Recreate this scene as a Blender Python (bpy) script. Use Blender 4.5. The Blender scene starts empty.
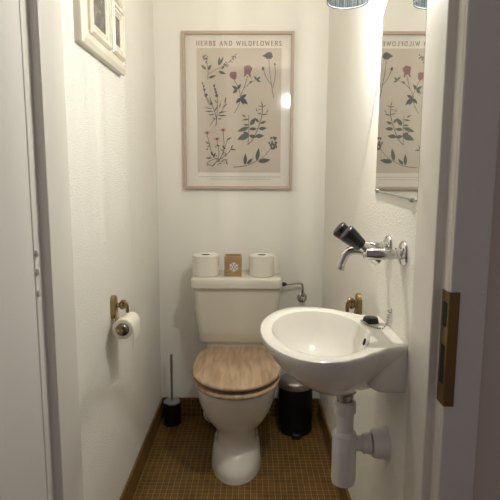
import bpy, bmesh, math, random
from mathutils import Vector, Matrix
random.seed(7)
PI = math.pi
scene = bpy.context.scene
C = scene.collection

# ------------------------------------------------------------------ helpers
def srgb(r, g, b):
    f = lambda c: (c/255/12.92) if c/255 <= .04045 else ((c/255+.055)/1.055)**2.4
    return (f(r), f(g), f(b), 1)

def mat(name, col, rough=.5, metal=0, spec=.5, coat=0):
    m = bpy.data.materials.new(name); m.use_nodes = True
    b = m.node_tree.nodes['Principled BSDF']
    b.inputs['Base Color'].default_value = col
    b.inputs['Roughness'].default_value = rough
    b.inputs['Metallic'].default_value = metal
    b.inputs['Specular IOR Level'].default_value = spec
    b.inputs['Coat Weight'].default_value = coat
    return m

def N(m, t, **k):
    n = m.node_tree.nodes.new(t)
    for a, v in k.items(): setattr(n, a, v)
    return n
def L(m, a, b): m.node_tree.links.new(a, b)
def bsdf(m): return m.node_tree.nodes['Principled BSDF']

def bump_noise(m, scale, strength, dist=.002, detail=3, vor=False):
    tc = N(m, 'ShaderNodeTexCoord')
    no = N(m, 'ShaderNodeTexNoise'); no.inputs['Scale'].default_value = scale; no.inputs['Detail'].default_value = detail
    L(m, tc.outputs['Object'], no.inputs['Vector'])
    bp = N(m, 'ShaderNodeBump'); bp.inputs['Strength'].default_value = strength; bp.inputs['Distance'].default_value = dist
    L(m, no.outputs['Fac'], bp.inputs['Height']); L(m, bp.outputs['Normal'], bsdf(m).inputs['Normal'])
    return no

def obj(name, bm, m, parent=None, smooth=True, bevel=0, segs=2, sub=0):
    bmesh.ops.recalc_face_normals(bm, faces=bm.faces)
    me = bpy.data.meshes.new(name); bm.to_mesh(me); bm.free()
    o = bpy.data.objects.new(name, me); C.objects.link(o)
    for mm in (m if isinstance(m, (list, tuple)) else [m]): me.materials.append(mm)
    if smooth:
        for p in me.polygons: p.use_smooth = True
    if bevel:
        b = o.modifiers.new('bevel', 'BEVEL'); b.width = bevel; b.segments = segs; b.limit_method = 'ANGLE'
    if sub:
        s = o.modifiers.new('sub', 'SUBSURF'); s.levels = s.render_levels = sub
    if smooth:
        try:
            me.set_sharp_from_angle(angle=math.radians(40))
        except Exception: pass
    if parent:
        o.parent = parent
        o.matrix_parent_inverse = Matrix.Translation(parent.location).inverted()
    return o

def thing(name, label, cat, loc=(0, 0, 0), group=None):
    o = bpy.data.objects.new(name, None); C.objects.link(o)
    o.location = loc; o.empty_display_size = .05
    tag(o, label, cat, group); return o
def tag(o, label, cat, group=None):
    o['label'] = label; o['category'] = cat
    if group: o['group'] = group
    return o
def struct(o): o['kind'] = 'structure'; return o

def box(bm, a, b):
    vs = [bm.verts.new((x, y, z)) for x in (a[0], b[0]) for y in (a[1], b[1]) for z in (a[2], b[2])]
    for f in ((0,1,3,2),(4,6,7,5),(0,4,5,1),(2,3,7,6),(0,2,6,4),(1,5,7,3)):
        bm.faces.new([vs[i] for i in f])
    return bm
def B(a, b): return box(bmesh.new(), a, b)

def loft(bm, rings, cap0=True, cap1=True):
    R = [[bm.verts.new(p) for p in r] for r in rings]
    n = len(R[0])
    for a, b in zip(R, R[1:]):
        for i in range(n):
            j = (i+1) % n
            bm.faces.new((a[i], a[j], b[j], b[i]))
    if cap0: bm.faces.new(R[0][::-1])
    if cap1: bm.faces.new(R[-1])
    return bm

def lathe(bm, prof, origin, axis=(0, 0, 1), n=40):
    """revolve (radius, height) pairs; a radius of 0 closes the end"""
    axis = Vector(axis).normalized(); o = Vector(origin)
    u = axis.orthogonal().normalized(); v = axis.cross(u)
    prev = None
    for r, h in prof:
        c = o + axis*h
        if r < 1e-6: cur = [bm.verts.new(c)]
        else: cur = [bm.verts.new(c + u*(r*math.cos(2*PI*i/n)) + v*(r*math.sin(2*PI*i/n))) for i in range(n)]
        if prev is not None:
            for i in range(n):
                j = (i+1) % n
                if len(prev) == 1 and len(cur) == 1: break
                if len(prev) == 1: bm.faces.new((prev[0], cur[j], cur[i]))
                elif len(cur) == 1: bm.faces.new((prev[i], prev[j], cur[0]))
                else: bm.faces.new((prev[i], prev[j], cur[j], cur[i]))
        prev = cur
    return bm

def smooth_path(pts, k=6):
    P = [Vector(p) for p in pts]; P = [P[0]*2-P[1]] + P + [P[-1]*2-P[-2]]
    out = []
    for i in range(1, len(P)-2):
        for s in range(k):
            t = s/k; a, b, c, d = P[i-1], P[i], P[i+1], P[i+2]
            out.append(.5*((2*b)+(c-a)*t+(2*a-5*b+4*c-d)*t*t+(3*b-a-3*c+d)*t**3))
    out.append(P[-2]); return out

def tube(bm, pts, r, n=14, k=6):
    P = smooth_path(pts, k) if k else [Vector(p) for p in pts]
    rings = []; u = None
    for i, p in enumerate(P):
        t = (P[min(i+1, len(P)-1)] - P[max(i-1, 0)]).normalized()
        if u is None: u = t.orthogonal().normalized()
        u = (u - t*u.dot(t)).normalized(); v = t.cross(u)
        rr = r if not callable(r) else r(i/(len(P)-1))
        rings.append([p + u*(rr*math.cos(2*PI*a/n)) + v*(rr*math.sin(2*PI*a/n)) for a in range(n)])
    return loft(bm, rings)

def sphere(bm, c, r, n=16):
    bmesh.ops.create_uvsphere(bm, u_segments=n, v_segments=max(6, n//2), radius=r, matrix=Matrix.Translation(c)); return bm

def rrect(x0, x1, y0, y1, z, r, k=5):
    pts = []
    for cx, cy, a0 in ((x1-r, y1-r, 0), (x0+r, y1-r, 90), (x0+r, y0+r, 180), (x1-r, y0+r, 270)):
        for i in range(k+1):
            a = math.radians(a0 + 90*i/k); pts.append((cx+r*math.cos(a), cy+r*math.sin(a), z))
    return pts

def egg(cx, y0, y1, hw, z, n=48, sq=2.0, mid=None, back=2.7):
    """toilet-bowl outline: round front (y0), blunter back (y1)"""
    ym = mid if mid is not None else y0 + (y1-y0)*.55
    pts = []
    for i in range(n):
        t = 2*PI*i/n; c, s = math.cos(t), math.sin(t)
        e = sq if s < 0 else back
        x = cx + hw*math.copysign(abs(c)**(2/e), c)
        y = ym + (y1-ym if s > 0 else ym-y0)*math.copysign(abs(s)**(2/e), s)
        pts.append((x, y, z))
    return pts

# ------------------------------------------------------------------ materials
def wall_mat(name, col, grain, strength):
    m = mat(name, col, .75, spec=.25)
    no = bump_noise(m, grain, strength, .003, 4)
    return m
WALL = srgb(242, 239, 231)
m_wall = wall_mat('rough_white_wallpaper', WALL, 170, .65)
m_wallleft = wall_mat('rough_white_wallpaper_fine', WALL, 210, 1)
m_wallback = wall_mat('smooth_white_wall', WALL, 60, .12)
m_ceil = mat('white_ceiling', srgb(245, 243, 238), .8)
m_hallwall = mat('hall_wall_paint', srgb(215, 200, 186), .8)
m_paint = mat('white_satin_paint', srgb(226, 221, 212), .4, spec=.4)
bump_noise(m_paint, 9, .05, .01)
m_door = mat('white_door_paint', srgb(222, 218, 212), .42, spec=.4)
m_bead = mat('seal_grey', srgb(196, 190, 182), .5)

def tile_mat(name, ax):
    m = mat(name, (1, 1, 1, 1), .42, spec=.4)
    tc = N(m, 'ShaderNodeTexCoord'); sep = N(m, 'ShaderNodeSeparateXYZ'); com = N(m, 'ShaderNodeCombineXYZ')
    L(m, tc.outputs['Object'], sep.inputs[0])
    L(m, sep.outputs[ax[0]], com.inputs[0]); L(m, sep.outputs[ax[1]], com.inputs[1])
    br = N(m, 'ShaderNodeTexBrick'); br.offset = 0; br.squash = 1
    br.inputs['Scale'].default_value = 1
    br.inputs['Brick Width'].default_value = .0232; br.inputs['Row Height'].default_value = .0232
    br.inputs['Mortar Size'].default_value = .0010; br.inputs['Mortar Smooth'].default_value = .2
    br.inputs['Color1'].default_value = srgb(116, 84, 38); br.inputs['Color2'].default_value = srgb(98, 71, 32)
    br.inputs['Mortar'].default_value = srgb(168, 141, 90)
    L(m, com.outputs[0], br.inputs['Vector'])
    no = N(m, 'ShaderNodeTexNoise'); no.inputs['Scale'].default_value = 14; no.inputs['Detail'].default_value = 4
    L(m, tc.outputs['Object'], no.inputs['Vector'])
    mr = N(m, 'ShaderNodeMapRange'); mr.inputs['From Min'].default_value = .3; mr.inputs['From Max'].default_value = .7
    mr.inputs['To Min'].default_value = .82; mr.inputs['To Max'].default_value = 1.12
    L(m, no.outputs['Fac'], mr.inputs['Value'])
    mx = N(m, 'ShaderNodeVectorMath', operation='SCALE')
    L(m, br.outputs['Color'], mx.inputs[0]); L(m, mr.outputs[0], mx.inputs['Scale'])
    L(m, mx.outputs[0], bsdf(m).inputs['Base Color'])
    bp = N(m, 'ShaderNodeBump'); bp.inputs['Strength'].default_value = .35; bp.inputs['Distance'].default_value = .001; bp.invert = True
    L(m, br.outputs['Fac'], bp.inputs['Height']); L(m, bp.outputs['Normal'], bsdf(m).inputs['Normal'])
    return m
m_tile_xy = tile_mat('brown_mosaic_floor', 'XY')
m_tile_xz = tile_mat('brown_mosaic_back', 'XZ')
m_tile_yz = tile_mat('brown_mosaic_side', 'YZ')

m_ceramic = mat('white_ceramic', srgb(232, 229, 221), .12, spec=.5, coat=.3)
m_cistern = mat('white_cistern_plastic', srgb(226, 220, 206), .25, spec=.5)
m_plastic = mat('white_pipe_plastic', srgb(228, 226, 220), .35)
m_chrome = mat('chrome', (.60, .59, .575, 1), .09, 1)
m_steel = mat('brushed_steel', (.42, .40, .37, 1), .3, 1)
m_black = mat('black_plastic', (.012, .012, .013, 1), .32)
m_blackmatte = mat('black_lacquer', (.006, .006, .007, 1), .38, spec=.3)
m_dark = mat('dark_hole', (.01, .01, .01, 1), .8)
m_brass = mat('aged_brass', (.33, .24, .13, 1), .25, 1)
m_brassdull = mat('dull_brass', (.36, .27, .13, 1), .42, .85)
bump_noise(m_brassdull, 120, .1, .001)
m_strike = mat('old_brass_plate', (.22, .14, .045, 1), .38, .8)
m_paper = mat('toilet_paper', srgb(240, 235, 222), .95, spec=.1)
bump_noise(m_paper, 300, .25, .001)
m_tube = mat('cardboard_core', srgb(120, 98, 72), .9)
m_frame = mat('pale_oak_frame', srgb(190, 170, 154), .5)
m_white = mat('poster_paper', srgb(232, 226, 216), .8)
m_print = mat('poster_print_panel', srgb(203, 192, 178), .85)
m_ink = mat('ink_grey', srgb(112, 104, 98), .9)
m_inkfaint = mat('ink_faint', srgb(176, 168, 158), .9)
m_leaf = mat('print_leaf_green', srgb(104, 103, 92), .9)
m_leafblue = mat('print_leaf_blue', srgb(104, 112, 108), .9)
m_slate = mat('print_slate', srgb(86, 92, 97), .9)
m_mauve = mat('print_mauve', srgb(148, 108, 112), .9)
m_stem = mat('print_stem', srgb(118, 108, 96), .9)
m_pink = mat('print_petal', srgb(198, 164, 146), .9)
m_brown = mat('print_brown', srgb(124, 98, 82), .9)
m_photoframe = mat('cream_frame_paint', srgb(226, 219, 204), .38)
m_mirror = mat('mirror_silver', (.86, .88, .87, 1), .015, 1)
m_mirroredge = mat('mirror_glass_edge', srgb(150, 160, 150), .2)

def wood_mat(name, c1, c2, scale, axis_stretch, rough=.5):
    m = mat(name, c1, rough, spec=.35)
    tc = N(m, 'ShaderNodeTexCoord'); mp = N(m, 'ShaderNodeMapping'); mp.inputs['Scale'].default_value = axis_stretch
    L(m, tc.outputs['Object'], mp.inputs['Vector'])
    no = N(m, 'ShaderNodeTexNoise'); no.inputs['Scale'].default_value = scale; no.inputs['Detail'].default_value = 6; no.inputs['Distortion'].default_value = .6
    L(m, mp.outputs[0], no.inputs['Vector'])
    cr = N(m, 'ShaderNodeValToRGB'); cr.color_ramp.elements[0].position = .32; cr.color_ramp.elements[0].color = c2
    cr.color_ramp.elements[1].position = .66; cr.color_ramp.elements[1].color = c1
    L(m, no.outputs['Fac'], cr.inputs[0]); L(m, cr.outputs[0], bsdf(m).inputs['Base Color'])
    return m
m_oak = wood_mat('light_oak_seat', srgb(203, 177, 148), srgb(168, 141, 114), 5, (9, 1.1, 4))
m_boxwood = wood_mat('wooden_box', srgb(186, 154, 116), srgb(152, 120, 84), 20, (1, 1, 6))

def photo_mat(name, c1, c2):
    m = mat(name, c1, .15)
    tc = N(m, 'ShaderNodeTexCoord'); no = N(m, 'ShaderNodeTexNoise'); no.inputs['Scale'].default_value = 30; no.inputs['Detail'].default_value = 3
    L(m, tc.outputs['Object'], no.inputs['Vector'])
    cr = N(m, 'ShaderNodeValToRGB'); cr.color_ramp.elements[0].position = .38; cr.color_ramp.elements[0].color = c1
    cr.color_ramp.elements[1].position = .68; cr.color_ramp.elements[1].color = c2
    L(m, no.outputs['Fac'], cr.inputs[0]); L(m, cr.outputs[0], bsdf(m).inputs['Base Color'])
    return m
m_photo = photo_mat('dark_photograph', srgb(58, 54, 54), srgb(118, 110, 108))

# clear glass pane: mostly see-through, mirror-like at its surface
m_glass = bpy.data.materials.new('picture_glass'); m_glass.use_nodes = True
nt = m_glass.node_tree; nt.nodes.clear()
out = nt.nodes.new('ShaderNodeOutputMaterial'); mx = nt.nodes.new('ShaderNodeMixShader'); tr = nt.nodes.new('ShaderNodeBsdfTransparent')
gl = nt.nodes.new('ShaderNodeBsdfGlossy'); gl.inputs['Roughness'].default_value = .07
mx.inputs[0].default_value = .04
nt.links.new(tr.outputs[0], mx.inputs[1]); nt.links.new(gl.outputs[0], mx.inputs[2]); nt.links.new(mx.outputs[0], out.inputs[0])

# ribbed blue-grey lamp glass: part see-through, denser on its ribs
def lamp_glass():
    m = bpy.data.materials.new('ribbed_blue_glass'); m.use_nodes = True
    nt = m.node_tree; nt.nodes.clear(); nw = nt.nodes.new; ln = nt.links.new
    out = nw('ShaderNodeOutputMaterial'); tr = nw('ShaderNodeBsdfTransparent')
    gl = nw('ShaderNodeBsdfGlossy'); gl.inputs['Roughness'].default_value = .1
    tc = nw('ShaderNodeTexCoord'); sx = nw('ShaderNodeSeparateXYZ'); ln(tc.outputs['Object'], sx.inputs[0])
    at = nw('ShaderNodeMath'); at.operation = 'ARCTAN2'; ln(sx.outputs['Y'], at.inputs[0]); ln(sx.outputs['X'], at.inputs[1])
    co = nw('ShaderNodeCombineXYZ'); ln(at.outputs[0], co.inputs[0])
    no = nw('ShaderNodeTexNoise'); no.inputs['Scale'].default_value = 12; no.inputs['Detail'].default_value = 2; ln(co.outputs[0], no.inputs['Vector'])
    cr = nw('ShaderNodeValToRGB')
    cr.color_ramp.elements[0].position = .36; cr.color_ramp.elements[0].color = (.16, .22, .28, 1)
    cr.color_ramp.elements[1].position = .64; cr.color_ramp.elements[1].color = (.74, .82, .88, 1)
    ln(no.outputs['Fac'], cr.inputs[0])
    hz = nw('ShaderNodeMapRange'); hz.interpolation_type = 'SMOOTHSTEP'; hz.inputs['From Min'].default_value = .096; hz.inputs['From Max'].default_value = .145  # glass fades to clear above, shaped to throw light onto the ceiling
    ln(sx.outputs['Z'], hz.inputs['Value'])
    cm = nw('ShaderNodeMix'); cm.data_type = 'RGBA'; ln(hz.outputs[0], cm.inputs[0]); ln(cr.outputs[0], cm.inputs[6]); cm.inputs[7].default_value = (1, 1, 1, 1)
    ln(cm.outputs[2], tr.inputs[0])
    mx = nw('ShaderNodeMixShader'); mx.inputs[0].default_value = .02
    ln(tr.outputs[0], mx.inputs[1]); ln(gl.outputs[0], mx.inputs[2]); ln(mx.outputs[0], out.inputs[0])
    return m
m_shade = lamp_glass()
m_bulb = bpy.data.materials.new('lit_bulb'); m_bulb.use_nodes = True
nt = m_bulb.node_tree; nt.nodes.clear()                      # clear lit bulb: glowing, and see-through for its filament's light
out = nt.nodes.new('ShaderNodeOutputMaterial'); ad = nt.nodes.new('ShaderNodeAddShader'); em = nt.nodes.new('ShaderNodeEmission'); tr = nt.nodes.new('ShaderNodeBsdfTransparent')
em.inputs[0].default_value = (1, .9, .76, 1); em.inputs[1].default_value = 45
nt.links.new(em.outputs[0], ad.inputs[0]); nt.links.new(tr.outputs[0], ad.inputs[1]); nt.links.new(ad.outputs[0], out.inputs[0])

# ------------------------------------------------------------------ the room
XL, XR, D, ZC = -.452, .347, 2.4, 2.35
YF = 1.045                      # inner face of the wall with the doorway
SK = .097                       # height of the tiled skirting
struct(obj('floor', B((XL-.1, .9, -.1), (XR+.1, D+.1, 0)), m_tile_xy, smooth=False))
struct(obj('wall_back', B((XL-.1, D, 0), (XR+.1, D+.1, ZC)), m_wallback, smooth=False))
struct(obj('wall_left', B((XL-.1, YF, 0), (XL, D, ZC)), m_wallleft, smooth=False))
struct(obj('wall_right', B((XR, YF, 0), (XR+.1, D, ZC)), m_wall, smooth=False))
struct(obj('ceiling', B((XL-.1, .92, ZC), (XR+.1, D+.1, ZC+.1)), m_ceil, smooth=False))
wf = bmesh.new()
box(wf, (-1.4, .912, 0), (-.415, YF, ZC)); box(wf, (.38, .912, 0), (1.4, YF, ZC)); box(wf, (-.415, .912, 2.06), (.38, YF, ZC))
struct(obj('wall_front', wf, m_hallwall, smooth=False))
hall = struct(obj('floor_hall', B((-1.4, -1.2, -.1), (1.4, .9, 0)), mat('hall_floor', srgb(120, 98, 76), .5), smooth=False))
struct(obj('baseboard_back', B((XL, D-.008, 0), (XR, D, SK)), m_tile_xz, smooth=False))
struct(obj('baseboard_left', B((XL, YF, 0), (XL+.008, D-.008, SK)), m_tile_yz, smooth=False))
struct(obj('baseboard_right', B((XR-.008, YF, 0), (XR, D-.008, SK)), m_tile_yz, smooth=False))

# door lining with its rebate, and the casing on the hall side
def jamb(s, xi):
    bm = bmesh.new()
    prof = [(xi, YF+.002), (xi, .932), (xi+s*.018, .932), (xi+s*.018, .902), (xi+s*.034, .902), (xi+s*.034, YF+.002)]
    loft(bm, [[(x, y, z) for x, y in prof] for z in (0, 2.06)])
    return bm
tj1 = struct(obj('trim_1', jamb(-1, -.379), m_paint, bevel=.0025, smooth=False))
tj2 = struct(obj('trim_2', jamb(1, .3442), m_paint, bevel=.0025, smooth=False))
hd = B((-.379, .932, 2.0), (.3442, YF+.002, 2.06)); box(hd, (-.397, .902, 2.018), (.363, .932, 2.06))
struct(obj('trim_3', hd, m_paint, smooth=False))
cas = struct(obj('trim_4', B((.3635, .896, 0), (.432, .912, 2.08)), m_paint, bevel=.004, smooth=False))
struct(obj('trim_5', B((-.50, .898, 0), (-.4135, .912, 2.08)), m_paint, bevel=.003, smooth=False))
pg = bmesh.new(); lathe(pg, [(0, 0), (.0045, 0), (.0035, .0015), (0, .002)], (.4235, .896, .984), (0, -1, 0), 16)
obj('screw_plug', pg, m_paint, cas)

# brass strike plate folded round the edge of the casing
sp = bmesh.new()
prof = [(.3615, .9285), (.3615, .8935), (.3815, .8935), (.3815, .8958), (.3634, .8958), (.3634, .9285)]
loft(sp, [[(x, y, z) for x, y in prof] for z in (.766, .986)])
spo = obj('strike_plate', sp, m_strike, tj2, bevel=.0012, smooth=False); spo['label'] = 'old brass strike plate with two dark slots'
for z0, z1 in ((.918, .965), (.808, .882)):
    obj('keeper_slot', B((.3607, .901, z0), (.3617, .918, z1)), m_dark, spo, smooth=False)

# door leaf, swung open into the hall
dl = obj('door_1', B((-.438, .165, .008), (-.3982, .9005, 2.0)), m_door, bevel=.0012, smooth=False); struct(dl)
for z in (1.053, 1.018, .978):
    h = bmesh.new(); lathe(h, [(0, 0), (.003, .001), (.0045, .004), (.0045, .010), (.003, .013), (0, .014)], (-.3955, .908, z-.007), (0, 0, 1), 14)
    obj('hinge_knuckle', h, m_paint, dl)
hk = bmesh.new(); lathe(hk, [(.025, 0), (.025, .006), (.009, .008), (.009, .045), (0, .047)], (-.3985, .23, 1.04), (1, 0, 0), 20)
tube(hk, [(-.357, .23, 1.04), (-.355, .28, 1.04), (-.357, .34, 1.04)], .009)
obj('door_handle', hk, m_brassdull, dl)

# ------------------------------------------------------------------ toilet
TX = -.062
t = thing('toilet', 'white close coupled toilet with light wooden lid, standing against back wall', 'toilet', (TX, 2.05, 0))
bm = bmesh.new()
secs = [(0, 1.815, 2.25, .106), (.022, 1.817, 2.25, .1055), (.034, 1.821, 2.25, .104), (.052, 1.835, 2.25, .102), (.074, 1.856, 2.25, .0985), (.086, 1.87, 2.26, .093), (.096, 1.882, 2.26, .084), (.112, 1.892, 2.26, .0815), (.14, 1.90, 2.26, .082),
        (.163, 1.893, 2.27, .088), (.185, 1.875, 2.27, .105), (.215, 1.848, 2.28, .127), (.25, 1.822, 2.28, .145), (.295, 1.802, 2.28, .159),
        (.34, 1.788, 2.28, .167), (.362, 1.782, 2.28, .170), (.371, 1.785, 2.28, .169), (.375, 1.79, 2.275, .164)]
rings = [egg(TX, a, b, w, z, sq=2.0, mid=2.0) for z, a, b, w in secs]
loft(bm, rings)
loft(bm, [rrect(TX-w, TX+w, 2.235, 2.385, z, .03) for z, w in ((.20, .09), (.30, .12), (.375, .15), (.4, .15), (.441, .145))])
obj('bowl', bm, m_ceramic, t)
for s in (-1, 1):
    b = bmesh.new(); lathe(b, [(.008, 0), (.008, .004), (.005, .009), (0, .010)], (TX+s*.089, 2.04, .086), (0, 0, 1), 16)
    o = obj('floor_bolt', b, m_steel, t); o['label'] = 'metal bolt cap on the foot'
b = bmesh.new(); tube(b, [(-.11, 2.2, .12), (-.165, 2.245, .085), (-.192, 2.31, .062), (-.194, 2.392, .062)], .042, 20)
lathe(b, [(.05, 0), (.05, .02), (.042, .024)], (-.194, 2.39, .062), (0, -1, 0), 24)
obj('waste_pipe', b, m_plastic, t)
def board(z0, z1, y0, y1, hw, r, hole=None, back=2.7):
    bm = bmesh.new()
    o = [(-r, z0), (-.35*r, z0+.0+.3*r), (0, z0+r), (0, z1-r), (-.35*r, z1-.3*r), (-r, z1)]
    outer = [egg(TX, y0-e, y1+e, hw+e, z, 64, mid=1.985, back=back) for e, z in o]
    if not hole: return loft(bm, outer)
    inner = [egg(TX, hole[0]-e, hole[1]+e, hole[2]+e, z, 64, mid=1.985) for e, z in ((0, z1), (.004, (z0+z1)/2), (0, z0))]
    R = outer + inner + [outer[0]]
    loft(bm, R, False, False); bmesh.ops.remove_doubles(bm, verts=bm.verts, dist=1e-6)
    return bm
so = obj('seat', board(.372, .3925, 1.763, 2.232, .181, .008, (1.85, 2.14, .115)), m_oak, t)
lo = obj('lid', board(.406, .423, 1.763, 2.262, .182, .007, None, 3.4), m_oak, t)
for s in (-1, 1):
    b = bmesh.new(); lathe(b, [(.011, 0), (.011, .03), (.008, .034), (0, .035)], (TX+s*.075, 2.222, .375), (0, 0, 1), 16)
    obj('hinge', b, m_steel, t)
bm = bmesh.new()
def tank(z, w, y0, bulge=.010):
    r = rrect(TX-.004-w, TX-.004+w, y0, 2.392, z, .03, 6)
    return [(x, y - (bulge*(1-((x-TX)/w)**2) if y < 2.25 else 0), zz) for x, y, zz in r]
loft(bm, [tank(z, w, y) for z, w, y in ((.441, .166, 2.236), (.4445, .173, 2.226), (.455, .177, 2.220), (.52, .184, 2.214), (.62, .194, 2.208), (.705, .2, 2.203))])
obj('cistern', bm, m_cistern, t)
bm = bmesh.new()
def lidr(e, z): 
    return rrect(TX-.006-.206-e, TX-.006+.206+e, 2.186-e, 2.396, z, .028, 6)
loft(bm, [lidr(-.003, .705), lidr(0, .708), lidr(.001, .725), lidr(0, .743), lidr(-.003, .749), lidr(-.009, .7525)])
obj('cistern_lid', bm, m_cistern, t)

# ------------------------------------------------------------------ on the cistern
def toilet_roll(x, y, z, r, h, label, lean=0):
    o = thing('toilet_roll', label, 'toilet paper', (x, y, z), 'toilet rolls standing on the cistern')
    b = bmesh.new(); rc = .021
    lathe(b, [(rc, .002), (r-.004, 0), (r, .004), (r, h-.004), (r-.004, h), (rc, h-.001), (rc, .002)], (x, y, z), n=48)
    a = math.radians(200)                                   # loose end of the sheet down the side
    loft(b, [[(x+(r+d)*math.cos(a+w), y+(r+d)*math.sin(a+w), zz) for w, d in ((0, 0), (.02, .0025), (.25, .0012), (.25, 0))] for zz in (z+.001, z+h-.003)])
    obj('paper', b, m_paper, o)
    b = bmesh.new(); lathe(b, [(rc, .003), (rc, h-.002), (rc-.0015, h-.002), (rc-.0015, .003), (rc, .003)], (x, y, z), n=32)
    lathe(b, [(0, .01), (rc-.001, .01)], (x, y, z), n=32)
    c = obj('core', b, m_tube, o); c['label'] = 'brown cardboard core'
    return o
toilet_roll(-.211, 2.27, .7525, .060, .097, 'fresh white toilet roll left of the small wooden box on the cistern')
toilet_roll(.046, 2.27, .7525, .056, .097, 'fresh white toilet roll right of the small wooden box on the cistern')
wb = thing('wooden_box', 'small open wooden box with white snowflake between two toilet rolls', 'box', (-.085, 2.265, .7525))
b = bmesh.new(); x0, x1, y0, y1, z0, z1, th = -.124, -.046, 2.235, 2.295, .7525, .848, .007
box(b, (x0, y0, z0), (x1, y0+th, z1-.002)); box(b, (x0, y1-th, z0), (x1, y1, z1)); box(b, (x0, y0+th, z0), (x0+th, y1-th, z1)); box(b, (x1-th, y0+th, z0), (x1, y1-th, z1)); box(b, (x0+th, y0+th, z0), (x1-th, y1-th, z0+th))
obj('body', b, m_boxwood, wb, smooth=False, bevel=.001)
b = bmesh.new(); cx, cz = -.081, .797
def bar2(b, p, q, w, y, t=.002):
    p, q = Vector((p[0], 0, p[1])), Vector((q[0], 0, q[1])); d = (q-p).normalized(); n = Vector((-d.z, 0, d.x))*w/2
    pts = [p+n, q+n, q-n, p-n]
    loft(b, [[(v.x, y, v.z) for v in pts], [(v.x, y-t, v.z) for v in pts]])
for k in range(6):
    a = math.radians(90+60*k); ca, sa = math.cos(a), math.sin(a)
    bar2(b, (cx+.004*ca, cz+.004*sa), (cx+.021*ca, cz+.021*sa), .0052, y0-.0001)
    for s in (-1, 1):
        a2 = a+s*math.radians(48); bx, bz = cx+.012*ca, cz+.012*sa
        bar2(b, (bx, bz), (bx+.009*math.cos(a2), bz+.009*math.sin(a2)), .0042, y0-.0001)
o = obj('snowflake', b, mat('snow_white', srgb(248, 246, 240), .6), wb, smooth=False); o['label'] = 'white snowflake on the front'
b = bmesh.new(); loft(b, [rrect(.100-w, .100+w, 2.345-w*.8, 2.345+w*.8, z, .01) for z, w in ((.7525, .036), (.756, .034), (.825, .024), (.831, .020))])
tag(obj('white_block', b, m_cistern, bevel=.002), 'low tapered white plastic block behind the right toilet roll', 'container')

# ------------------------------------------------------------------ water supply of the cistern
v = thing('stop_valve', 'chrome stop valve on back wall with thin pipe to the cistern', 'valve', (.248, 2.4, .615))
b = bmesh.new(); lathe(b, [(.024, 0), (.024, .003), (.017, .008), (.011, .010), (.011, .03), (0, .03)], (.248, 2.4, .618), (0, -1, 0), 28)
obj('rosette', b, m_chrome, v)
b = bmesh.new(); lathe(b, [(0, 0), (.010, .001), (.012, .004), (.012, .016), (.009, .018), (0, .0185)], (.248, 2.372, .618), (0, -1, 0), 8)
obj('valve_knob', b, m_chrome, v)
b = bmesh.new(); lathe(b, [(.009, -.005), (.009, .022), (.0065, .024), (.0065, .034)], (.248, 2.375, .62), (0, 0, 1), 16)
tube(b, [(.248, 2.375, .65), (.248, 2.372, .675), (.242, 2.37, .691), (.228, 2.368, .695), (.19, 2.362, .694), (.155, 2.36, .692)], .0052, 12)
obj('pipe', b, m_steel, v)
b = bmesh.new(); lathe(b, [(0, 0), (.007, 0), (.011, .012), (.011, .03), (0, .03)], (.168, 2.36, .692), (-1, 0, 0), 16)
o = obj('connector', b, m_black, v); o['label'] = 'black connector at the cistern'

# ------------------------------------------------------------------ toilet brush
bx, by = -.388, 2.322
o1 = thing('brush_holder', 'black round brush holder on the floor in the left corner', 'holder', (bx, by, 0))
b = bmesh.new(); lathe(b, [(0, 0), (.040, 0), (.043, .003), (.043, .106), (.041, .108), (.039, .106), (.039, .012), (0, .012)], (bx, by, 0))
obj('canister', b, m_blackmatte, o1)
o2 = thing('toilet_brush', 'toilet brush with slim steel handle standing in the black holder', 'brush', (bx, by, .02))
b = bmesh.new(); lathe(b, [(0, 0), (.039, 0), (.0405, .002), (.0405, .006), (.037, .008), (.008, .010), (0, .010)], (bx, by, .1085))
obj('brush_lid', b, mat('lid_steel', (.5, .52, .55, 1), .32, 1), o2)
b = bmesh.new(); lathe(b, [(0, 0), (.0055, 0), (.0055, .13), (.0065, .15), (.0068, .232), (.005, .236), (0, .237)], (bx, by, .116))
obj('handle', b, m_steel, o2)
b = bmesh.new(); lathe(b, [(0, 0), (.02, .003), (.03, .02), (.03, .06), (.02, .075), (.005, .08), (.005, .089), (0, .089)], (bx, by, .018))
obj('bristles', b, m_plastic, o2)

# ------------------------------------------------------------------ pedal bin
px, py, pr = .211, 2.27, .083
p = thing('pedal_bin', 'black pedal bin with steel lid standing behind the washbasin', 'bin', (px, py, 0))
b = bmesh.new(); lathe(b, [(0, .004), (.078, .004), (.081, .008), (.081, .018), (.079, .02), (pr-.002, .022), (pr-.002, .226), (pr-.006, .226), (.0, .226)], (px, py, 0), n=56)
obj('body', b, m_blackmatte, p)
b = bmesh.new(); lathe(b, [(pr-.004, .222), (pr+.001, .224), (pr+.001, .247), (pr-.003, .253), (.07, .259), (.045, .265), (.02, .2675), (0, .268)], (px, py, 0), n=56)
obj('lid', b, m_steel, p)
b = bmesh.new(); loft(b, [rrect(px-.024, px+.024, py-pr-.026, py-pr+.02, z, .012) for z in (.010, .026)])
obj('pedal', b, m_black, p, bevel=.003)
b = bmesh.new(); lathe(b, [(0, 0), (.074, 0), (.074, .005), (0, .005)], (px, py, 0), n=40)
obj('base_ring', b, m_black, p)

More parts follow.
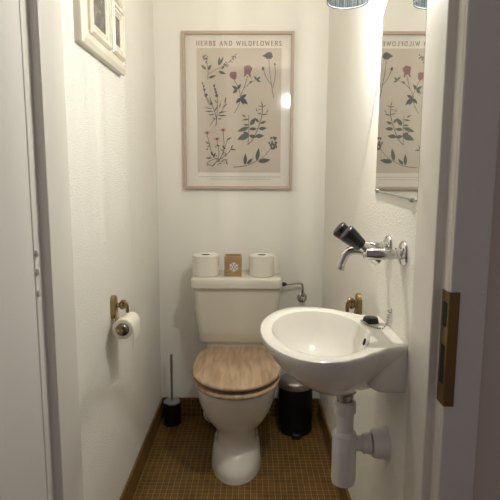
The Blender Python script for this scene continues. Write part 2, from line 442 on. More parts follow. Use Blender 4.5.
# ------------------------------------------------------------------ washbasin
SX, SY, SZ = .232, 1.19, .825
t = thing('washbasin', 'white oval ceramic washbasin hung on the right wall below the tap', 'sink', (XR, SY, .72))
def spline(xs, ys, x):
    for i in range(len(xs)-1):
        if x <= xs[i+1]:
            u = (x-xs[i])/(xs[i+1]-xs[i]); return ys[i]+(ys[i+1]-ys[i])*(u*u*(3-2*u)*.5+u*.5)
    return ys[-1]
def rim():
    pts = []
    n = 32
    for i in range(n+1):                                    # round front, from far side to near side
        a = PI/2 + PI*i/n
        pts.append((.15+.129*math.cos(a), SY+.226*math.sin(a)))
    xs, hs = (.15, .19, .225, .262, .30, XR), (.226, .219, .201, .168, .138, .124)
    near = [(x, SY-spline(xs, hs, x)) for x in [.15+(XR-.15)*k/16 for k in range(1, 17)]]
    pts += near
    pts += [(XR, SY-.124+.248*k/8) for k in range(1, 8)]
    pts += [(x, 2*SY-y) for x, y in reversed(near)]
    return pts
RIM = rim(); NR = len(RIM)
def ringo(s, z, cx=SX, cy=SY, wallfix=1.0):
    out = []
    for x, y in RIM:
        nx, ny = cx+(x-cx)*s, cy+(y-cy)*s
        out.append((nx, ny, z))
    return out
def inner(s, z):
    cx, cy = .166, SY; r = []
    for x, y in RIM:
        a = math.atan2((y-cy)/.226, (x-cx)/.15)
        ax = .116 if math.cos(a) < 0 else .118
        r.append((cx+ax*s*math.cos(a), cy+.184*s*math.sin(a), z))
    return r
bm = bmesh.new()
def shell(sx, z):                                            # underside: shrinks towards the waste
    return [(SX+(x-SX)*sx if x < .3 else SX+(x-SX)*max(sx, .0), SY+(y-SY)*sx, z) for x, y in RIM]
rings = [shell(.10, .676), shell(.24, .680), shell(.40, .693), shell(.56, .712), shell(.70, .734), shell(.82, .758), shell(.91, .781), shell(.965, .80), shell(.99, .813), shell(.998, .819), shell(.993, .8235), shell(.98, .8255)]
rings += [inner(1.06, .8255), inner(1.0, .8225), inner(.965, .812), inner(.90, .785), inner(.80, .755), inner(.64, .73), inner(.42, .715), inner(.2, .71)]
loft(bm, rings)
for vv in bm.verts:
    if vv.co.x > XR-.001: vv.co.x = XR-.001
# wall block that carries the bowl
def blk(hy, x0, z):
    r = .028; pts = [(XR-.001, SY-hy, z), (XR-.001, SY+hy, z)]
    pts += [(x0+r-r*math.sin(a), SY+hy-r+r*math.cos(a), z) for a in [PI/2*q/6 for q in range(7)]]
    pts += [(x0+r-r*math.cos(a), SY-hy+r-r*math.sin(a), z) for a in [PI/2*q/6 for q in range(7)]]
    return pts
loft(bm, [blk(.108, .287, .7115), blk(.114, .277, .713), blk(.119, .271, .718), blk(.1215, .269, .728), blk(.1225, .273, .745), blk(.123, .281, .765), blk(.123, .291, .785), blk(.123, .30, .80), blk(.123, .302, .818)])
obj('basin', bm, m_ceramic, t)
b = bmesh.new(); lathe(b, [(0, .001), (.017, .001), (.020, .003), (.021, .001), (.021, -.002)], (.166, SY, .7115), (0, 0, 1), 28)
obj('waste_outlet', b, m_chrome, t)
b = bmesh.new(); lathe(b, [(0, .0025), (.0065, .0025), (.0065, -.004)], (.2752, 1.172, .799), (-.9, 0, .42), 20)
for vv in b.verts: vv.co.z = .797+(vv.co.z-.797)*1.35
obj('overflow_hole', b, m_dark, t)

# ------------------------------------------------------------------ bottle trap
t = thing('bottle_trap', 'white plastic bottle trap under the washbasin running into the right wall', 'drain pipe', (.236, SY, .40))
ty = SY+.008
b = bmesh.new(); lathe(b, [(.031, .010), (.03, .002), (.022, -.004), (.022, -.008), (.022, -.014), (.017, -.016), (.017, -.03)], (.236, ty, .662), n=28)
o = obj('waste_flange', b, m_steel, t); o['label'] = 'metal waste flange'
b = bmesh.new(); lathe(b, [(.019, 0), (.027, 0), (.029, .002), (.029, .026), (.027, .028), (.019, .031)], (.236, ty, .608), n=24)
obj('nut', b, m_plastic, t)
b = bmesh.new(); lathe(b, [(0, .413), (.021, .413), (.029, .417), (.0308, .428), (.0308, .548), (.0285, .554), (.0215, .558), (.0215, .612), (0, .612)], (.2385, ty, 0), n=32)
obj('bottle', b, m_plastic, t)
b = bmesh.new(); lathe(b, [(0, 0), (.019, 0), (.019, .05), (.0, .05)], (.25, ty, .523), (1, 0, 0), 28)
obj('outlet', b, m_plastic, t)
b = bmesh.new(); lathe(b, [(.018, 0), (.024, 0), (.0255, .003), (.0255, .007), (.0245, .009), (.026, .012), (.026, .02), (.022, .023), (.018, .023)], (.284, ty, .523), (1, 0, 0), 28)
obj('collar', b, m_plastic, t)
b = bmesh.new(); lathe(b, [(.018, 0), (.033, .001), (.036, .005), (.039, .03), (.043, .035), (.043, .039), (0, .039)], (.308, ty, .523), (1, 0, 0), 32)
obj('wall_flange', b, m_plastic, t)

# ------------------------------------------------------------------ plug and chain
g = thing('basin_plug', 'black rubber basin plug with ball chain lying on washbasin ledge', 'plug', (.283, 1.262, SZ))
qx, qy = .307, 1.252
b = bmesh.new(); lathe(b, [(0, 0), (.0205, 0), (.021, .004), (.0175, .013), (.015, .014), (0, .014)], (qx, qy, .8262), n=28)
obj('stopper', b, m_black, g)
b = bmesh.new(); 
pth = smooth_path([(qx-.022, qy+.008, .8285), (qx-.017, qy-.018, .8285), (.296, 1.216, .8275), (.312, 1.196, .8275), (.326, 1.193, .83), (.337, 1.204, .846), (.342, 1.209, .864)], 12)
acc = 0; last = pth[0]; sphere(b, last, .0025, 8)
for q in pth[1:]:
    if (q-last).length >= .0056: sphere(b, q, .0025, 8); last = q
o = obj('chain', b, m_steel, g)
b = bmesh.new(); lathe(b, [(0, 0), (.006, 0), (.006, .003), (.0025, .005), (.0025, .01), (0, .011)], (XR, 1.209, .868), (-1, 0, 0), 14)
obj('chain_stay', b, m_chrome, g)

# ------------------------------------------------------------------ wall tap
t = thing('wall_tap', 'chrome wall tap with two black handles mounted above the washbasin', 'tap', (XR, SY, 1.025))
for y in (1.126, 1.253):
    b = bmesh.new(); lathe(b, [(.0, 0), (.029, 0), (.029, .004), (.026, .008), (.016, .011), (.0125, .013), (.0125, .02), (0, .02)], (XR, y, 1.024), (-1, 0, 0), 32)
    obj('rosette', b, m_chrome, t)
b = bmesh.new()
for y in (1.126, 1.253):
    lathe(b, [(0, 0), (.0115, 0), (.0115, .028), (.014, .029), (.014, .047), (.0138, .048), (.0138, .072), (.010, .077), (0, .08)], (XR-.015, y, 1.022), (-1, 0, 0), 24)
tube(b, [(.288, 1.122, 1.020), (.288, 1.257, 1.020)], .0125, 20, 0)
obj('body', b, m_chrome, t)
b = bmesh.new(); tube(b, [(.288, SY, 1.018), (.262, SY, 1.021), (.240, SY, 1.021), (.226, SY, 1.012), (.2185, SY, .995), (.213, SY, .977)], lambda s: .0115-.002*s, 18)
lathe(b, [(.0092, 0), (.0105, .001), (.0105, .010), (.0085, .011), (0, .0112)], (.2155, SY, .985), (-.3, 0, -1), 18)
obj('spout', b, m_chrome, t)
ax = Vector((-.040, 0, .0325)).normalized()
for y in (1.136, 1.238):
    b = bmesh.new(); o_ = Vector((.291, y, 1.0082))
    lathe(b, [(0, -.006), (.0125, -.004), (.0130, .026), (.0115, .032), (.011, .052), (0, .052)], o_, ax, 20)
    obj('valve_stem', b, m_chrome, t)
    b = bmesh.new(); k_ = o_ + ax*.050
    lathe(b, [(0, 0), (.0125, 0), (.0146, .003), (.0178, .02), (.0208, .042), (.0206, .047), (.018, .050), (0, .0505)], k_, ax, 10)
    obj('handle', b, m_black, t, bevel=.0008)

# ------------------------------------------------------------------ brass hooks
def wallplate(s, y0, y1, z0, z1, th):
    xw = XL if s > 0 else XR; b = bmesh.new(); rings = []
    for d, e in ((-.001, 0), (th*.7, 0), (th*.92, .003), (th, .008)):
        yy0, yy1, zz0, zz1 = y0+e, y1-e, z0+e, z1-e; r = min((yy1-yy0)/2-.0005, .02)
        rings.append([(xw+s*d, y, z) for y, z, _ in rrect(yy0, yy1, zz0, zz1, 0, r, 6)])
    return loft(b, rings)
h = thing('toilet_roll_holder', 'brass toilet roll holder with curled arm on the left wall', 'toilet roll holder', (XL, 1.575, .78))
obj('wall_plate', wallplate(1, 1.556, 1.6, .742, .817, .015), m_brassdull, h)
b = bmesh.new(); lathe(b, [(.008, 0), (.008, .012), (.013, .016), (.0145, .022), (.012, .029), (0, .032)], (XL+.013, 1.578, .785), (1, 0, 0), 20)
obj('knob', b, m_brass, h)
b = bmesh.new(); tube(b, [(-.425, 1.578, .788), (-.416, 1.572, .798), (-.405, 1.566, .799), (-.399, 1.562, .788), (-.398, 1.56, .765)], .0055, 12)
obj('hook', b, m_brass, h)
b = bmesh.new(); tube(b, [(-.436, 1.572, .765), (-.43, 1.55, .745), (-.423, 1.52, .732), (-.412, 1.487, .727), (-.402, 1.482, .7265)], .0055, 12)
tube(b, [(-.40, 1.484, .7265), (-.40, 1.62, .7265)], .006, 12, 0)
obj('arm', b, m_brassdull, h)
b = bmesh.new(); lathe(b, [(0, 0), (.0205, 0), (.0205, .004), (.018, .010), (.012, .015), (.0, .017)], (-.40, 1.5025, .7265), (0, -1, 0), 24)
o = obj('end_cap', b, mat('dark_chrome', (.2, .17, .14, 1), .2, 1), h); o['label'] = 'round metal end cap'
rr = thing('hanging_toilet_roll', 'half used toilet roll hanging on the brass holder', 'toilet paper', (-.40, 1.55, .72))
b = bmesh.new(); lathe(b, [(.0195, 0), (.0305, 0), (.0315, .001), (.0315, .099), (.0305, .1), (.0195, .1), (.0195, 0)], (-.4, 1.503, .7265), (0, 1, 0), 48)
sh = []
for q in range(7):
    a = math.radians(75-q*12.5); sh.append((-.40+.0327*math.cos(a), .7265+.0327*math.sin(a)))
sh += [(-.3668, .71), (-.3674, .695), (-.369, .68), (-.3715, .668)]
th = [(x-.0012, z) for x, z in reversed(sh)]
loft(b, [[(x, y, z) for x, z in sh+th] for y in (1.505, 1.601)])
obj('paper', b, m_paper, rr)
b = bmesh.new(); lathe(b, [(.0195, .001), (.018, .001), (.018, .099), (.0195, .099)], (-.4, 1.503, .7265), (0, 1, 0), 32)
obj('core', b, m_tube, rr)

k = thing('towel_hook', 'brass curled towel hook on the right wall behind the washbasin', 'hook', (XR, 1.6, .79))
obj('wall_plate', wallplate(-1, 1.53, 1.574, .756, .834, .016), m_brassdull, k)
b = bmesh.new(); lathe(b, [(.008, 0), (.008, .008), (.012, .011), (.0135, .016), (.011, .022), (0, .024)], (XR-.014, 1.545, .797), (-1, 0, 0), 20)
obj('knob', b, m_brass, k)
b = bmesh.new(); tube(b, [(.325, 1.543, .80), (.320, 1.54, .812), (.312, 1.537, .817), (.304, 1.534, .812), (.301, 1.532, .797), (.3015, 1.532, .778)], .0058, 12)
tube(b, [(.333, 1.543, .785), (.328, 1.538, .773), (.327, 1.535, .755)], .0052, 12)
obj('hook', b, m_brass, k)

# ------------------------------------------------------------------ mirror
t = thing('mirror', 'frameless mirror with arched top on the right wall above the tap', 'mirror', (XR, 1.23, 1.16))
mo = [(1.408, 1.162), (1.048, 1.147), (1.048, 1.69)]
for q in range(0, 13):
    u = q/12; y = 1.048+u*(1.398-1.048); mo.append((y, 1.69 + .02*math.sin(PI*min(1, u*1.0)) - .07*u**2.2))
mo = mo[:3] + mo[4:]
bm = bmesh.new(); loft(bm, [[(XR-d, y, z) for y, z in mo] for d in (0.0, .0025)])
o = obj('glass', bm, [m_mirroredge, m_mirror], t, smooth=False)
for pz in o.data.polygons:
    if pz.normal.x < -.99: pz.material_index = 1
b = bmesh.new(); loft(b, [[(XR-d, 1.4075, 1.1592), (XR-d, 1.049, 1.1442), (XR-d, 1.049, 1.1475), (XR-d, 1.4075, 1.1625)] for d in (0, .0045)])
obj('bottom_rail', b, m_mirroredge, t, smooth=False)
for y in (1.085, 1.385):
    z = 1.1475+(y-1.049)*.042
    b = B((XR-.007, y-.008, z-.007), (XR, y+.008, z+.003)); obj('clip', b, m_steel, t, bevel=.002)

# ------------------------------------------------------------------ wall lamp
LX, LY, LZ = .236, 1.32, 1.628
t = thing('wall_lamp', 'wall lamp with round blue grey glass shade above the mirror', 'lamp', (LX, LY, LZ))
bm = bmesh.new(); n = 72
prof = [(.050, 0), (.0515, .02), (.052, .06), (.051, .09), (.048, .12), (.043, .15)]
rings = []
for r, z in prof: rings.append([(r*(1+.012*math.cos(24*2*PI*i/n))*math.cos(2*PI*i/n), r*(1+.012*math.cos(24*2*PI*i/n))*math.sin(2*PI*i/n), z) for i in range(n)])
loft(bm, rings, False, False)
sh_ = obj('shade', bm, m_shade); sh_.parent = t
bm = bmesh.new(); lathe(bm, [(.0485, 0), (.051, -.0012), (.0518, .001), (.051, .0025), (.0485, .0018), (.0485, 0)], (LX, LY, LZ), n=64)
o = obj('rim', bm, mat('dark_rim', srgb(70, 74, 80), .4), t); o['label'] = 'dark rim of the shade'
# pale blue glass dish that closes the shade below
m_dish = bpy.data.materials.new('blue_glass_dish'); m_dish.use_nodes = True
nt = m_dish.node_tree; nt.nodes.clear()
out = nt.nodes.new('ShaderNodeOutputMaterial'); tr = nt.nodes.new('ShaderNodeBsdfTransparent'); tr.inputs[0].default_value = (.74, .81, .86, 1)
nt.links.new(tr.outputs[0], out.inputs[0])
bm = bmesh.new(); lathe(bm, [(0, .006), (.03, .005), (.049, .001)], (LX, LY, LZ), n=48)
obj('dish', bm, m_dish, t)
bm = bmesh.new(); lathe(bm, [(0, 0), (.012, .003), (.0185, .014), (.0185, .03), (.012, .046), (.010, .052), (0, .053)], (LX, LY, 1.695), n=24)
obj('bulb', bm, m_bulb, t)
bm = bmesh.new(); lathe(bm, [(0, 0), (.015, 0), (.015, .03), (.012, .036), (0, .037)], (LX, LY, 1.747), n=24)
tube(bm, [(LX, LY, 1.78), (LX+.01, LY, 1.80), (LX+.05, LY, 1.81), (XR-.01, LY, 1.80)], .008, 12)
lathe(bm, [(0, 0), (.04, 0), (.038, .01), (.01, .016)], (XR, LY, 1.80), (-1, 0, 0), 28)
obj('arm', bm, m_brassdull, t)
sh_.location = (0, 0, 0)
for nm, e, r in (('filament_light', 13, .0015), ('bulb_light', 7, .022)):
    ld = bpy.data.lights.new(nm, 'POINT'); ld.energy = e; ld.color = (1, .88, .75); ld.shadow_soft_size = r
    lo_ = bpy.data.objects.new(nm, ld); lo_.location = (LX, LY, 1.712); C.objects.link(lo_)
    lo_.parent = t; lo_.matrix_parent_inverse = Matrix.Translation(t.location).inverted()

# ------------------------------------------------------------------ photo frame on the left wall
t = thing('photo_frame', 'cream moulded frame holding several small photographs high on left wall', 'picture frame', (XL, 1.54, 1.536))
FY0, FY1, FZ0, FZ1, FT = 1.328, 1.762, 1.536, 2.02, .026
def fbox(b, y0, y1, z0, z1, d0, d1, e=.0):
    loft(b, [[(XL+d0, y0, z0), (XL+d0, y1, z0), (XL+d0, y1, z1), (XL+d0, y0, z1)], [(XL+d1, y0+e, z0+e), (XL+d1, y1-e, z0+e), (XL+d1, y1-e, z1-e), (XL+d1, y0+e, z1-e)]])
def molding(b, y0, y1, z0, z1, w, d0, d1):
    """raised rectangular moulding ring"""
    def ring(e, d): return [(XL+d, y0+e, z0+e), (XL+d, y1-e, z0+e), (XL+d, y1-e, z1-e), (XL+d, y0+e, z1-e)]
    loft(b, [ring(0, d0), ring(.0, d1*.5+d0*.5), ring(w*.3, d1), ring(w*.6, d1), ring(w*.7, d1*.6+d0*.4), ring(w, d1*.5+d0*.5), ring(w, d0)], False, False)
b = bmesh.new(); fbox(b, FY0, FY1, FZ0, FZ1, 0, FT*.7, .004); molding(b, FY0, FY1, FZ0, FZ1, .045, FT*.5, FT)
obj('frame', b, m_photoframe, t, smooth=False, bevel=.001)
wins = [(1.42, 1.54, 1.606, 1.80), (1.637, 1.705, 1.610, 1.697), (1.637, 1.705, 1.778, 1.93), (1.42, 1.54, 1.86, 1.96)]
for y0, y1, z0, z1 in wins:
    b = bmesh.new(); molding(b, y0-.034, y1+.034, z0-.034, z1+.034, .020, FT*.7, FT*1.2); molding(b, y0-.014, y1+.014, z0-.014, z1+.014, .014, FT*.7, FT*1.0)
    a_ = obj('aperture', b, m_photoframe, t, smooth=False, bevel=.0008)
    b = bmesh.new(); fbox(b, y0, y1, z0, z1, FT*.7, FT*.74)
    o = obj('photograph', b, m_photo, a_, smooth=False); o['label'] = 'dark photograph'

# ------------------------------------------------------------------ botanical poster
PX0, PX1, PZ0, PZ1 = -.3215, .190, 1.146, 1.857
t = thing('framed_poster', 'framed botanical poster of herbs and wildflowers on the back wall', 'poster', (0, D, PZ0))
def uz(x, y):                                                # poster design grid: 110 x 156 units
    xl = 181+(y-33)*.0256; xr = 294-(y-32)*.016
    u = (x-xl)/(xr-xl); v = (189-y)/156.0
    v = v + .012*v*(1-v)*4*.5
    return PX0+u*(PX1-PX0), PZ0+v*(PZ1-PZ0)
b = bmesh.new()
def fr_ring(e, y): return [(PX0+e, y, PZ0+e), (PX1-e, y, PZ0+e), (PX1-e, y, PZ1-e), (PX0+e, y, PZ1-e)]
loft(b, [fr_ring(0, D), fr_ring(0, D-.022), fr_ring(.013, D-.022), fr_ring(.013, D-.004)], True, True)
obj('frame', b, m_frame, t, smooth=False, bevel=.001)
YP = D-.006
obj('sheet', B((PX0+.0132, YP, PZ0+.0132), (PX1-.0132, YP+.0015, PZ1-.0132)), m_white, t, smooth=False)
a0 = uz(195.6, 49); a1 = uz(281.3, 49); z_b = uz(198, 172.5)[1]
obj('printed_panel', B((a0[0], YP-.0004, z_b), (a1[0], YP, a0[1])), m_print, t, smooth=False)
YI = YP-.0008
art = {}
INKS = []
def bmfor(m):
    """the mesh of the plant being drawn; its new faces take the ink m"""
    if m not in INKS: INKS.append(m)
    b = art.setdefault(plant[0], bmesh.new()); ink[0] = INKS.index(m); return b
plant, ink = ['sprig'], [0]
lay = [0]
def flat(b, pts):
    lay[0] += 1
    y = YI - lay[0]*2e-6
    vs = [b.verts.new((x, y, z)) for x, z in pts]; b.faces.new(vs).material_index = ink[0]
def stroke(m, pts, w=.5, w1=None):
    """a drawn line, width in design units tapering from w to w1"""
    P = [Vector(q) for q in (smooth_path([(x, y, 0) for x, y in pts], 5) if len(pts) > 2 else [(x, y, 0) for x, y in pts])]
    w1 = w if w1 is None else w1; b = bmfor(m); A, Bq = [], []
    for i, p in enumerate(P):
        d = (P[min(i+1, len(P)-1)]-P[max(i-1, 0)]).normalized(); n = Vector((-d.y, d.x, 0))
        ww = (w+(w1-w)*i/(len(P)-1))/2
        A.append(uz(*(p+n*ww)[:2])); Bq.append(uz(*(p-n*ww)[:2]))
    lay[0] += 1; y = YI-lay[0]*2e-6
    VA = [b.verts.new((x, y, z)) for x, z in A]; VB = [b.verts.new((x, y, z)) for x, z in Bq]
    for i in range(len(P)-1): b.faces.new((VA[i], VA[i+1], VB[i+1], VB[i])).material_index = ink[0]
def leaf(m, x, y, x2, y2, w):
    """almond leaf from (x,y) to its tip (x2,y2)"""
    p, q = Vector((x, y)), Vector((x2, y2)); d = q-p; n = Vector((-d.y, d.x)).normalized(); pts = []
    for i in range(9): u = i/8; pts.append(p+d*u+n*(w/2*math.sin(PI*u**.8)))
    for i in range(7, 0, -1): u = i/8; pts.append(p+d*u-n*(w/2*math.sin(PI*u**.8)))
    flat(bmfor(m), [uz(*v) for v in pts])
def blob(m, x, y, rx, ry, n=14, jag=.12):
    flat(bmfor(m), [uz(x+rx*(1+random.uniform(-jag, jag))*math.cos(2*PI*i/n), y+ry*(1+random.uniform(-jag, jag))*math.sin(2*PI*i/n)) for i in range(n)])
G, GB, SL, MV, ST, PK, BR = m_leaf, m_leafblue, m_slate, m_mauve, m_stem, m_pink, m_brown
# sprig, upper left
stroke(ST, [(207.2, 80), (207.5, 72), (206.5, 64), (205, 58)], .5); stroke(ST, [(207.5, 75), (214, 71), (224, 66), (231, 60), (234, 56)], .5)
for a_ in ((205.5, 70, 200.5, 65.5, 2.6), (207.3, 71, 210.5, 65, 2.8), (218, 66, 219, 57.5, 2.4), (218.5, 66, 223, 57.5, 2.6), (218, 72, 225.5, 74.5, 2.8), (208, 78.5, 215.5, 76, 2.6), (221, 70, 224, 66, 2)): leaf(G, *a_)
for q in range(16): blob(G, 204.8+random.uniform(-3, 3), 58.5+random.uniform(-2.6, 5), .7, .7, 8)
for q in range(20): u = random.random(); blob(G, 224+10*u+random.uniform(-2, 2), 67-10*u+random.uniform(-1.8, 1.8), .7, .7, 8)
plant[0] = 'clover'
# clover, upper middle
stroke(ST, [(233.5, 80), (238, 88), (240, 97), (238.5, 105), (234, 113)], .6); stroke(ST, [(247.3, 76), (244, 87), (241, 94), (239.5, 101)], .6); stroke(ST, [(243, 89), (250, 83)], .5)
for q in range(13): a_ = q*2.4; blob(MV, 233+2.6*math.cos(a_)*q/13, 76+2.6*math.sin(a_)*q/13, 2.1, 2.2, 9, .2)
for q in range(15): a_ = q*2.4; blob(MV, 247.4+3*math.cos(a_)*q/15, 70+3.6*math.sin(a_)*q/15, 2.1, 2.3, 9, .2)
leaf(MV, 249, 74, 250, 78, 2); leaf(MV, 245, 74, 243.5, 77.5, 2)
for a_ in ((237, 89.5, 231.5, 86, 3), (237, 89.5, 240.5, 84, 3), (237, 89.5, 232.5, 93.5, 3.2), (240.5, 98, 246.5, 94.5, 3.2), (240.5, 98, 247.5, 104.5, 4.2), (240.5, 98, 235.5, 103.5, 3.2), (240.5, 98, 243.5, 105, 3), (249, 83.5, 252, 81, 2)): leaf(SL if a_[1] > 95 else G, *a_)
for a_ in ((256.5, 80, 253.5, 76.5, 2), (256.5, 80, 260, 77, 2), (256.5, 80, 260, 82.5, 2.2)): leaf(GB, *a_)
stroke(ST, [(250, 83), (256.5, 80)], .35)
plant[0] = 'thistle'
# thistle, upper right
blob(SL, 268.3, 56.5, 4.2, 3.4, 16, .12); leaf(SL, 268, 56.5, 261.8, 56.5, 3.2); leaf(SL, 268, 53.5, 272, 55.5, 3)
stroke(ST, [(268.5, 60), (269.3, 72), (271, 84), (273.2, 98)], .6); stroke(ST, [(263, 70), (266, 78), (271, 85)], .6); stroke(ST, [(274.5, 66), (274.8, 76), (272.5, 88)], .6)
blob(SL, 262.6, 69, 1.3, 1.9); blob(SL, 274.4, 64.8, 1, 1.3)
plant[0] = 'lavender'
# lavender, left
for x, y, r in ((202, 83.5, .9), (203.4, 86.5, 1), (204, 90, 1.3), (205.7, 95.5, 1.7), (211, 103.8, 1.4), (213.7, 86, 1.2), (214.8, 89.5, 1.2), (215.5, 92.5, 1.3), (216.3, 95.8, 1.6)): blob(SL if r > 1.35 else BR, x, y, r, r*1.05, 10)
stroke(ST, [(202, 83), (205.5, 96), (211, 104), (214.5, 112), (216.4, 121), (215.5, 126)], .7); stroke(ST, [(213.5, 86), (217, 97), (217, 108), (216.4, 121)], .6); stroke(ST, [(225.5, 98), (224, 107), (218, 116)], .5); stroke(ST, [(210, 125), (215, 118)], .5)
for a_ in ((212, 109, 203.5, 107.5, 1), (213, 111.5, 204, 111.5, 1.2), (214, 114.5, 208, 115, 1.2), (218, 113, 226, 111.5, 1.3), (218, 115.5, 227, 115.8, 1.4), (217.5, 119, 222, 118.8, 1.2), (215.5, 120, 211.5, 117, 1), (217, 103, 214, 100, 1), (219, 108, 220.5, 102, 1), (222, 108, 227.5, 103.5, 1), (224.5, 103, 225.5, 97, 1.2), (212, 106, 209, 95.5, .9), (214, 112, 218, 105, 1), (210, 106, 205, 97, .8)): leaf(G, *a_)
plant[0] = 'leafy_stem'
# leafy stem, middle right
stroke(ST, [(262, 104), (261.5, 116), (257, 130), (252, 140), (247.5, 144.5)], .8); stroke(ST, [(248.5, 115), (248.5, 130), (247.8, 144)], .6)
for a_ in ((248.5, 119, 241.5, 120.2, 1.6), (245.5, 117, 241.5, 114.5, 1.4), (248.5, 125, 243, 124.5, 1.8), (248.5, 127, 237, 131.5, 4), (249, 134.5, 237, 139.5, 6), (249, 136, 243, 131.5, 4), (249, 129, 257, 128.5, 3.2), (249, 135.5, 256.5, 137, 3.6), (250, 125, 255.5, 117.5, 4.2), (255, 118.5, 259, 122.5, 2.6), (260, 123.5, 266, 121, 2.6), (258.5, 128.5, 266.5, 128, 3.6), (255, 136, 264, 135.5, 4.2)): leaf(GB if a_[1] > 126 and a_[2] < 250 else G, *a_)
for a_ in ((261.5, 114, 256.5, 113, 1.3), (261.5, 115, 268, 113.5, 1.4), (262, 107, 258, 105.5, 1), (262, 107, 266, 105, 1), (257, 112, 255.5, 108, .9), (266, 113, 268, 109, .9), (262, 106, 261, 101, 1), (262, 109, 257, 110, .8)): leaf(ST, *a_)
plant[0] = 'daisy'
# daisies, lower left
for x, y in ((207, 132.8), (223, 130), (217, 139)):
    for q in range(9): a_ = 2*PI*q/9; leaf(PK, x+math.cos(a_), y+math.sin(a_)*.8, x+3.6*math.cos(a_), y+2.2*math.sin(a_), 1.3)
    blob(BR, x, y, 1.3, 1.1)
for P in ([(207, 134.5), (210, 146), (213, 156), (218, 160)], [(223, 132), (224, 145), (222, 155), (218, 162)], [(217, 141), (219, 152), (218, 160)], [(232, 147), (228, 153), (219, 160), (212, 166)], [(228, 138), (225, 147), (223, 155)], [(207, 163), (213, 166), (219, 159), (228, 160)], [(207, 163), (212, 160), (218, 158)]): stroke(ST, P, .6)
for q in range(24): x = random.uniform(206, 229); y = random.uniform(146, 165); leaf(G if q % 3 else ST, x, y, x+random.uniform(-2.6, 2.6), y+random.uniform(-3, 2), 1.1)
for a_ in ((213, 156, 211, 151, 2), (213, 157, 216, 153, 2.2), (212, 158, 205.5, 158, 1.6), (230, 149, 236.5, 150, 1.5), (231, 148, 233, 144.5, 1.2), (209, 144, 205.5, 141.5, 1.4), (227, 140, 231.5, 137, 1.4), (220, 146, 215.5, 145, 1.3), (222, 146, 226, 149, 1.6), (226, 160, 227.5, 165, 1.2)): leaf(G, *a_)
plant[0] = 'twig'
# lower right twig
stroke(ST, [(233.5, 167), (241, 166.5), (249, 164.5), (257, 160.5), (263, 157), (271, 147.5)], .7, .5)
for a_ in ((245, 165, 245.3, 153.2, 3.6), (247, 164, 252.5, 158.2, 3), (256.5, 160.5, 258.8, 147.5, 4), (258, 161.5, 270.5, 159.5, 4.6)): leaf(G, *a_)
for q in range(26): blob(G, 272.6+random.uniform(-3.6, 3.6), 142.5+random.uniform(-5, 5), 1, 1.3, 8)
leaf(G, 270.5, 149, 276, 147.5, 2.2)
for nm, b in art.items(): obj(nm + '_drawing', b, INKS, t, smooth=False)
# lettering
LET = {  # strokes on a 0..1 square, (width class, points); 2 = thick, 1 = thin
 'H': [(2, (.18, 0), (.18, 1)), (2, (.82, 0), (.82, 1)), (1, (.18, .52), (.82, .52)), (1, (.04, 0), (.32, 0)), (1, (.04, 1), (.32, 1)), (1, (.68, 0), (.96, 0)), (1, (.68, 1), (.96, 1))],
 'E': [(2, (.22, 0), (.22, 1)), (1, (.08, 1), (.82, 1)), (1, (.08, 0), (.86, 0)), (1, (.22, .53), (.65, .53)), (1, (.82, 1), (.84, .8)), (1, (.86, 0), (.9, .22)), (1, (.65, .42), (.65, .64))],
 'R': [(2, (.2, 0), (.2, 1)), (1, (.06, 1), (.55, 1)), (2, (.55, 1), (.76, .92), (.8, .74), (.74, .56), (.52, .5)), (1, (.2, .5), (.52, .5)), (2, (.5, .5), (.72, .22), (.97, 0)), (1, (.06, 0), (.36, 0))],
 'B': [(2, (.2, 0), (.2, 1)), (1, (.06, 1), (.52, 1)), (2, (.52, 1), (.72, .92), (.74, .74), (.68, .58), (.5, .53)), (1, (.2, .53), (.5, .53)), (2, (.5, .53), (.78, .45), (.83, .26), (.76, .07), (.52, 0)), (1, (.06, 0), (.52, 0))],
 'S': [(2, (.8, .78), (.7, .95), (.48, 1), (.28, .93), (.22, .75), (.4, .57), (.62, .46), (.8, .28), (.72, .07), (.48, 0), (.26, .06), (.18, .25))],
 'A': [(1, (.12, 0), (.5, 1)), (2, (.5, 1), (.88, 0)), (1, (.27, .36), (.74, .36)), (1, (0, 0), (.26, 0)), (1, (.72, 0), (1, 0))],
 'N': [(1, (.18, 0), (.18, 1)), (2, (.18, 1), (.82, 0)), (1, (.82, 0), (.82, 1)), (1, (.04, 0), (.32, 0)), (1, (.04, 1), (.2, 1)), (1, (.68, 1), (.96, 1))],
 'D': [(2, (.2, 0), (.2, 1)), (1, (.06, 1), (.45, 1)), (2, (.45, 1), (.78, .86), (.88, .5), (.78, .14), (.45, 0)), (1, (.06, 0), (.45, 0))],
 'W': [(2, (.06, 1), (.28, 0)), (1, (.28, 0), (.5, .95)), (2, (.5, .95), (.73, 0)), (1, (.73, 0), (.94, 1)), (1, (-.04, 1), (.18, 1)), (1, (.84, 1), (1.04, 1))],
 'I': [(2, (.5, 0), (.5, 1)), (1, (.28, 0), (.72, 0)), (1, (.28, 1), (.72, 1))],
 'L': [(2, (.22, 0), (.22, 1)), (1, (.08, 1), (.4, 1)), (1, (.08, 0), (.84, 0)), (1, (.84, 0), (.88, .25))],
 'F': [(2, (.22, 0), (.22, 1)), (1, (.08, 1), (.82, 1)), (1, (.82, 1), (.84, .78)), (1, (.22, .52), (.64, .52)), (1, (.64, .4), (.64, .64)), (1, (.08, 0), (.38, 0))],
 'O': [(2, (.5, 1), (.2, .86), (.1, .5), (.2, .14), (.5, 0), (.8, .14), (.9, .5), (.8, .86), (.5, 1))],
}
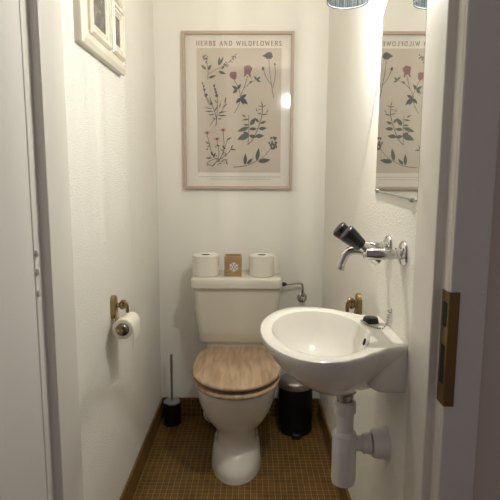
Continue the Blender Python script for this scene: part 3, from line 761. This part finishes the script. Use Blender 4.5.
WID = {'I': 2.4, 'W': 5.9, 'S': 3.4, 'L': 3.7, 'E': 3.7, 'F': 3.6, 'B': 4.3, 'R': 4.3, ' ': 2.8}
def letter_line(text, xl, xr, ybase, hgt, m):
    tot = sum(WID.get(c, 4.6) for c in text); k = (xr-xl)/tot; x = xl
    for c in text:
        w = WID.get(c, 4.6)*k
        for st in LET.get(c, []):
            pts = [(x+w*(.12+.76*a), ybase-hgt*bb) for a, bb in st[1:]]
            stroke(m, pts, .66 if st[0] == 2 else .36)
        x += w
art.clear()
letter_line('HERBS AND WILDFLOWERS', 194.6, 281.6, 46.6, 4.4, m_ink)
for nm, b in art.items(): obj('lettering', b, INKS, t, smooth=False)
art.clear()
x = 199
for row, (xa, xb) in ((176.8, (199, 281)), (179.2, (210, 270))):       # fine print, unreadable in the photograph
    x = xa
    while x < xb:
        w = random.uniform(1.2, 3.4); stroke(m_inkfaint, [(x, row), (min(x+w, xb), row)], .5); x += w+.7
for nm, b in art.items(): obj('fine_print', b, INKS, t, smooth=False)
obj('glass', B((PX0+.0131, D-.012, PZ0+.0131), (PX1-.0131, D-.0105, PZ1-.0131)), m_glass, t, smooth=False)

# ------------------------------------------------------------------ light, camera
w = bpy.data.worlds.new('hall_light'); scene.world = w; w.use_nodes = True
w.node_tree.nodes['Background'].inputs[0].default_value = (.92, .82, .86, 1)
w.node_tree.nodes['Background'].inputs[1].default_value = .15

cam = bpy.data.cameras.new('camera'); cam.sensor_width = 36; cam.lens = 36; cam.clip_start = .02
co = bpy.data.objects.new('camera', cam); C.objects.link(co)
right = Vector((.99998577, .00396134, .00357238)); down = Vector((.00408714, -.13864676, -.99033347)); fwd = Vector((-.00342774, .99033398, -.13866097))
co.matrix_world = Matrix(((right.x, -down.x, -fwd.x, 0), (right.y, -down.y, -fwd.y, 0), (right.z, -down.z, -fwd.z, 1.188), (0, 0, 0, 1)))
scene.camera = co
scene.view_settings.view_transform = 'Standard'; scene.view_settings.look = 'None'
scene.view_settings.exposure = .22; scene.view_settings.gamma = 1
